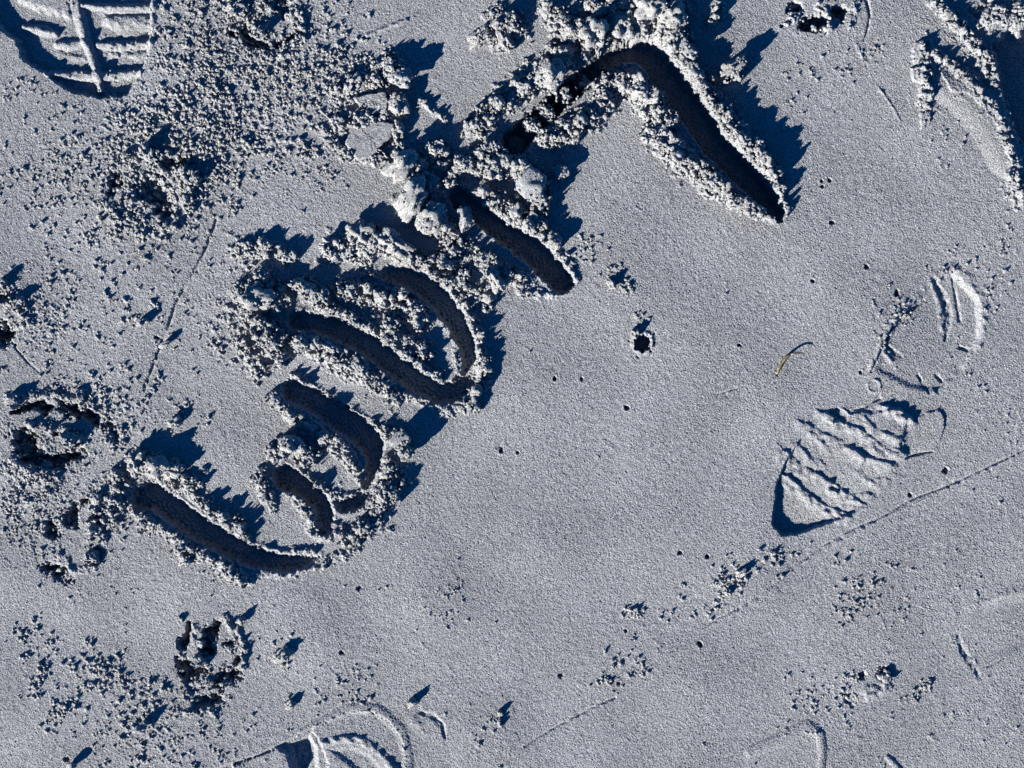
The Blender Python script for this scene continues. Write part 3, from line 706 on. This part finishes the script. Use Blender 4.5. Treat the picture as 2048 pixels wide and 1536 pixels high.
# hand placed ones, read off the photograph:  x, y, r, kind, (sx, sy, sz), rot, lift, label
HAND = [
 (931,437,15,'a',(1.0,2.0,1.3),.15,1.3,'long angular clod lying across the top of the short straight groove'),
 (803,158,17,'a',(1,1,1.2),.3,.6,'upright chunk with a smooth blue shaded side casting a long shadow'),
 (797,208,17,'r',(1,1.1,1),0,.5,'round shaded lump right of the upper flat slab'),
 (795,265,14,'r',(.8,1.2,1),0,.5,'small shaded lump right of the large flat slab'),
 (1063,378,24,'a',(.9,1.4,1.1),.5,.6,'large angular clod on the bank above the short straight groove'),
 (1120,345,13,'a',(1,1,1.1),.2,.7,'squarish clod standing alone right of the clods above the short groove'),
 (1465,137,12,'r',(1.5,.9,1.0),.6,.5,'clod jutting from the far bank of the long bent groove'),
 (1386,150,14,'a',(.8,1.7,1.2),.6,.6,'tallest clod on the bank, casting the longest pointed shadow'),
 (1372,105,14,'a',(.8,1.6,1.3),.6,.7,'tilted slab on the bank above the bend of the long groove'),
 (1340,40,22,'r',(1,1,1.2),0,.8,'big pale clod above the bend at the top edge'),
 (1295,20,24,'r',(1,1,1.3),0,.8,'big clod cut by the top edge above the arch'),
 (1240,60,20,'r',(1,1,1),0,.6,'rough pale clod above the highest point of the arch'),
 (1185,75,24,'r',(1,1,1.2),0,.7,'clod left above the arch'),
 (1100,150,22,'r',(1,1.2,1.1),0,.6,'pale rounded clod left of the arch'),
 (1010,80,15,'r',(.8,1.5,1),.3,.5,'elongated clod left of the arch, near a dark patch'),
 (960,75,12,'r',(1.4,1,1),.8,.4,'leftmost clod of the cluster at the top middle'),
 (805,335,20,'r',(1,1.5,1),-.6,.5,'knobbly clod just right of the large flat slab'),
 (825,395,22,'r',(1,1.6,1),-.4,.6,'elongated knobbly clod left of the short straight groove'),
 (860,440,20,'r',(1,1.3,1),-.5,.6,'knobbly clod at the lower left of the short straight groove'),
 (925,330,14,'r',(1,1,1),0,.6,'bright round clod between the slabs and the deepest pit'),
 (985,345,15,'r',(1,1,1),0,.6,'bright round clod below the deepest pit'),
 (515,600,24,'r',(1.3,.8,.8),0,.5,'broad pale clod at the left end of the closed loop letter'),
 (610,575,15,'r',(1.3,.8,.8),-.4,.5,'tilted chip above the left end of the closed loop letter'),
 (720,470,20,'r',(1.2,1,1),0,.6,'knobbly clod above the closed loop letter'),
 (790,490,18,'r',(1.4,.9,1.1),-.5,.6,'elongated clod on the bank above the closed loop'),
 (990,560,13,'r',(.8,1.7,1.3),.5,.8,'curved clod below the short straight groove, casting a broad shadow'),
 (975,595,9,'r',(1,1,1),0,.8,'small clod beside the outer bank of the closed loop'),
 (800,880,15,'a',(1.2,1,1.2),0,.6,'big clod at the bend of the curling letter with a broad shadow'),
 (812,905,12,'r',(1,1,1.1),.5,.6,'clod below the big one at the bend of the curling letter'),
 (588,888,17,'r',(1.2,.9,1.3),0,.8,'knobbly clod above the middle groove of the curling letter'),
 (555,910,14,'r',(1.2,.9,1.2),.3,.7,'clod left above the middle groove of the curling letter'),
 (310,930,20,'r',(1.1,.9,1.0),0,.5,'tall knobbly clod at the top of the lowest groove casting a wide blue shadow'),
 (275,925,18,'r',(.8,1.2,1.0),0,.5,'shaded clod at the left end above the lowest groove'),
 (345,940,14,'r',(1.1,.9,1.0),0,.5,'clod right of the tall one above the lowest groove'),
 (372,1118,10,'r',(1,1.1,1.2),0,.6,'single pale clod below the lowest groove'),
 (385,1100,7,'r',(1,1,1.2),0,.6,'small clod below the lowest groove near the single pale one'),
 (565,1310,12,'r',(1.4,.8,1),.5,.4,'knobbly clod right of the sharp-walled paw print, with a feathery shadow'),
 (282,1455,9,'a',(1.2,.9,1.8),.5,.9,'upright clod in the bottom left casting a long narrow shadow'),
 (145,1530,8,'a',(1.2,.9,1.6),.5,.8,'clod at the bottom left edge casting a long shadow'),
 (1270,668,7,'r',(1.2,1,1.6),.5,.6,'clod on the rim of the largest burrow hole'),
 (1222,568,7,'r',(.8,1.5,1.5),.5,.6,'largest crumb between the short groove and the largest burrow hole'),
 (1455,1185,6,'r',(1,1,1.5),.5,.6,'crumb in the line below the ribbed shoe print, near a second one'),
 (1482,1145,6,'r',(1.3,1,1.5),.5,.6,'crumb in the line below the ribbed shoe print, nearest the print'),
 (825,1404,7,'r',(1.3,1,1.5),.5,.6,'lone double crumb above the smooth heel print'),
 (1000,1425,5,'r',(1,1,1.6),.5,.6,'lone crumb on smooth sand right of the smooth heel print'),
 (580,1410,7,'r',(1.3,1,1.3),.5,.5,'lone crumb between the sharp-walled paw print and the heel print'),
 (330,690,8,'a',(1.2,.8,1.6),.5,.6,'crumb touching the thin scored line, with a pointed shadow'),
 (285,645,8,'r',(1.4,.8,1.4),.5,.6,'crumb left of the thin scored line, with a pointed shadow'),
 (360,1240,6,'r',(1,1,1),0,.5,'small crumb on the top edge of the sharp-walled paw print'),
 (483,1240,7,'r',(1,1,1.6),0,.5,'small clod at the upper right corner of the sharp-walled paw print'),
 (350,845,9,'r',(1.3,1,1.3),.5,.5,'loose crumb above the lowest groove, beside a wide blue shadow'),
]
ONCLOD = []
for k_, (x, y, r, kd, sc, rot, lift, lb) in enumerate(HAND):
    me = (ROUND if kd == 'r' else ANG)[k_ % (9 if kd == 'r' else 6)]
    o = put(x, y, r, me, label=lb, group='loose sand clods', sc=sc, rot=rot, lift=lift, tilt=.2)
    if r > 9: ONCLOD.append((o, me))

# two flat slabs of sand crust lifted beside the writing
def slab(pts, z, th, label, tilt):
    import bmesh
    n = []
    for a, b in zip(pts, pts[1:] + pts[:1]):
        for t in np.linspace(0, 1, 7)[:-1]:
            n.append((a[0] + (b[0] - a[0]) * t + rnd.uniform(-1.4, 1.4), a[1] + (b[1] - a[1]) * t + rnd.uniform(-1.4, 1.4)))
    cx = sum(p[0] for p in n) / len(n); cy = sum(p[1] for p in n) / len(n)
    vs = []; fs = []; ls = []
    NR = 14
    prof = [(t, 0) for t in np.linspace(0, .93, NR)] + [(.99, .12), (1.0, .4), (.97, .75), (.9, 1.0)]
    for (t, dn) in prof:
        for (a, b) in n:
            x = cx + (a - cx) * t; y = cy + (b - cy) * t
            zz = z + tilt[0] * (x - cx) + tilt[1] * (y - cy) - dn * th + (rnd.gauss(0, .6) if dn == 0 else rnd.gauss(0, .7))
            vs.append(((x - cx) * K, -(y - cy) * K, zz * K))
    m_ = len(n)
    for i in range(1, len(prof)):
        for k2 in range(m_):
            a = (i - 1) * m_ + k2; b = (i - 1) * m_ + (k2 + 1) % m_
            ls += [a, a + m_, b + m_, b]; fs.append(4)
    me = mesh_from('sand_slab', np.array(vs), np.array(ls), np.array(fs))
    o = link('sand_slab', me, M_SAND, None, P(cx, cy, 0))
    tag(o, label, 'sand slab', 'lifted slabs of sand crust')
slab([(706,198),(735,190),(772,186),(778,205),(772,228),(745,230),(722,215)], 14, 15, 'smaller upper flat slab of sand crust left of the letters', (.03, -.02))
slab([(700,255),(725,243),(765,243),(790,250),(785,275),(760,295),(745,318),(715,322),(690,290)], 12, 14, 'larger lower flat slab of sand crust left of the letters', (.03, .02))

# clods scattered over the banks: the largest ones are things, the rest one mass of crumbs
prob = (DENS * np.clip(BK / 12, .12, 1.6)).ravel(); prob = prob / prob.sum()
NB = 10500
pick = RNG.choice(prob.size, NB, p=prob)
clods = []
for c in pick:
    j, i = divmod(int(c), nx)
    x = X1[i] + rnd.uniform(-.7, .7); y = Y1[j] + rnd.uniform(-.7, .7)
    big = min(1.0, BK[j, i] / 20)
    r = 1.7 + 2.2 * rnd.random() ** 1.5 + (11 * rnd.random() ** 12) * (.35 + .65 * big)
    if r > 6 and TRW[hgrid(x + 6, y)] + TRW[hgrid(x - 6, y)] + TRW[hgrid(x, y + 6)] + TRW[hgrid(x, y - 6)] > .2: r *= .6
    clods.append((r, x, y, True))
for x, y, r in pts_small:
    if inside(x, y) and r >= 2.2:
        j, i = hgrid(x, y)
        if TRW[j, i] > .3 or LAB[j, i] in (L_TL, L_R, L_B): continue
        clods.append((r, x, y, False))
clods.sort(key=lambda t: -t[0])
NTH = 290 - len(HAND)
inframe = [c for c in clods if 4 < c[1] < W0 - 4 and 4 < c[2] < H0 - 4]
top = set(id(c) for c in inframe[:NTH])
ORD = ['leftmost', 'second from left', 'third from left', 'fourth from left', 'fifth from left', 'sixth from left', 'seventh from left', 'eighth from left', 'ninth from left', 'tenth from left', 'eleventh from left', 'twelfth from left',
       'thirteenth from left', 'fourteenth from left', 'fifteenth from left', 'sixteenth from left', 'seventeenth from left', 'eighteenth from left', 'nineteenth from left', 'twentieth from left'] + ['%s from left' % q_ for q_ in ('twenty-first', 'twenty-second', 'twenty-third', 'twenty-fourth', 'twenty-fifth')]
byplace = {}
for c in inframe[:NTH]: byplace.setdefault((place_of(c[1], c[2]), c[0] > 8.5), []).append(c)
for (pl, bigc), lst in byplace.items():
    lst.sort(key=lambda t: t[1])
    for n_i, c in enumerate(lst):
        r, x, y, bank = c
        od = ORD[n_i] if n_i < len(ORD) else ORD[min(len(ORD) - 1, len(lst) - 1 - n_i)].replace('leftmost', 'rightmost').replace('left', 'right')
        sz = 'rough clod' if bigc else 'small clod'
        lb = '%s %s, %s' % (sz, pl, od) if len(lst) > 1 else '%s %s' % (sz, pl)
        put(x, y, r, ROUND[rnd.randrange(9)], label=lb, group='loose sand clods', sc=(1, rnd.uniform(.75, 1.1), rnd.uniform(.7, 1.0)), lift=rnd.uniform(.1, .5))
v1, f1 = ico(1); v2, f2 = ico(2)
var1 = []; var2 = []
for k_ in range(16):
    r_ = np.random.default_rng(900 + k_)
    var1.append(v1 * (1 + r_.normal(0, .26, len(v1)))[:, None])
    lm = .4 * lump_noise(v2, 950 + k_, 12, .45)
    var2.append(v2 * (.75 + lm + r_.normal(0, .14, len(v2)))[:, None])
VS, FS, off = [], [], 0
for c in clods:
    if id(c) in top: continue
    r, x, y, bank = c
    big = r > 3.4
    vv, ff = (var2[rnd.randrange(16)], f2) if big else (var1[rnd.randrange(16)], f1)
    j, i = hgrid(x, y)
    qz = Quaternion((rnd.gauss(0, 1), rnd.gauss(0, 1), rnd.gauss(0, 1), rnd.gauss(0, 1) + 1e-3)).normalized()
    R3 = np.array(qz.to_matrix()); sc = np.array([1, rnd.uniform(.7, 1), rnd.uniform(.7, 1)])
    p = (vv * sc) @ R3.T * r * K + np.array(P(x, y, float(H[j, i]) + r * (rnd.uniform(-.2, .6) if bank else rnd.uniform(-.5, .25))))
    VS.append(p.astype(np.float32)); FS.append(ff + off); off += len(vv)
for o, me in ONCLOD:                     # crumbs sticking to the biggest clods
    n_v = len(me.vertices)
    for _ in range(55):
        c_ = me.vertices[rnd.randrange(n_v)].co
        if c_.z < -.1: continue
        e_ = Vector((c_.x * o.scale.x, c_.y * o.scale.y, c_.z * o.scale.z)); e_.rotate(o.rotation_euler)
        r = rnd.uniform(1.6, 3.6)
        vv = var2[rnd.randrange(16)]
        VS.append((vv * r * K + np.array(e_ + o.location)).astype(np.float32)); FS.append(f2 + off); off += len(vv)
F = np.concatenate(FS)
cr = link('sand_crumbs', mesh_from('sand_crumbs', np.concatenate(VS), F.ravel(), np.full(len(F), 3), False), M_CLOD)
tag(cr, 'countless pale crumbs of sand thrown out around the dug letters', 'sand crumbs', kind='stuff')

# ------------------------------------------------------------------ the little twig of dry weed
mt = bpy.data.materials.new('dry_weed'); mt.use_nodes = True
n_, l_ = mt.node_tree.nodes, mt.node_tree.links
no = n_.new('ShaderNodeTexNoise'); no.inputs['Scale'].default_value = 260
ge = n_.new('ShaderNodeNewGeometry'); l_.new(ge.outputs['Position'], no.inputs['Vector'])
ra = n_.new('ShaderNodeValToRGB'); ra.color_ramp.elements[0].position = .38; ra.color_ramp.elements[0].color = (.03, .02, .008, 1)
ra.color_ramp.elements[1].position = .62; ra.color_ramp.elements[1].color = (.13, .10, .03, 1)
l_.new(no.outputs['Fac'], ra.inputs['Fac']); l_.new(ra.outputs[0], n_['Principled BSDF'].inputs['Base Color'])
n_['Principled BSDF'].inputs['Roughness'].default_value = .6
mtd = bpy.data.materials.new('weed_tip'); mtd.use_nodes = True
n2_ = mtd.node_tree
nn = n2_.nodes.new('ShaderNodeTexNoise'); nn.inputs['Scale'].default_value = 300
rr = n2_.nodes.new('ShaderNodeValToRGB'); rr.color_ramp.elements[0].color = (.012, .008, .005, 1); rr.color_ramp.elements[1].color = (.035, .025, .015, 1)
n2_.links.new(nn.outputs['Fac'], rr.inputs['Fac']); n2_.links.new(rr.outputs[0], n2_.nodes['Principled BSDF'].inputs['Base Color'])
def tube(name, pts, mat, parent, org, flat=.7):
    vs, ls = [], []
    S = 10
    for k2, (x, y, z, r) in enumerate(pts):
        a = pts[max(0, k2 - 1)]; b = pts[min(len(pts) - 1, k2 + 1)]
        d = Vector((b[0] - a[0], -(b[1] - a[1]), b[2] - a[2])).normalized()
        sd_ = d.cross(Vector((0, 0, 1))).normalized(); up = sd_.cross(d)
        for q_ in range(S):
            t = q_ / S * 6.2832
            rr_ = r * (1 + .12 * math.sin(3 * t + k2))
            c = sd_ * math.cos(t) * rr_ + up * math.sin(t) * rr_ * flat
            p = P(x, y, z)
            vs.append((p[0] - org[0] + c.x * K, p[1] - org[1] + c.y * K, p[2] - org[2] + c.z * K))
    for k2 in range(len(pts) - 1):
        for q_ in range(S):
            a = k2 * S + q_; b = k2 * S + (q_ + 1) % S
            ls += [a, b, b + S, a + S]
    sz = [4] * (len(ls) // 4)
    ls += list(range(S))[::-1] + list(range((len(pts) - 1) * S, len(pts) * S)); sz += [S, S]
    return link(name, mesh_from(name, np.array(vs), np.array(ls), np.array(sz)), mat, parent)
j, i = hgrid(1575, 722); hz = float(H[j, i])
org = P(1575, 722, hz)
tw = bpy.data.objects.new('weed_sprig', None); COL.objects.link(tw); tw.location = org; tw.empty_display_size = .01
tag(tw, 'tiny bent yellow sprig of dry weed on smooth sand', 'weed sprig')
tube('stem', [(1553,750,hz+1,1.3),(1555,744,hz+1.6,2.4),(1558,737,hz+2.2,3.0),(1562,728,hz+3,3.4),(1567,720,hz+4,3.2),(1574,713,hz+6,2.6),(1581,709,hz+8,2.2)], mt, tw, org)
tube('tip', [(1580,709.5,hz+8,2.3),(1587,706.5,hz+9.5,2.0),(1595,705,hz+10.5,1.7),(1603,706,hz+10.5,1.3),(1609,708,hz+9,.7)], mtd, tw, org)
tube('root', [(1549,757,hz+.8,.6),(1551,753,hz+1,1.4),(1554,749,hz+1.3,1.9)], mtd, tw, org)
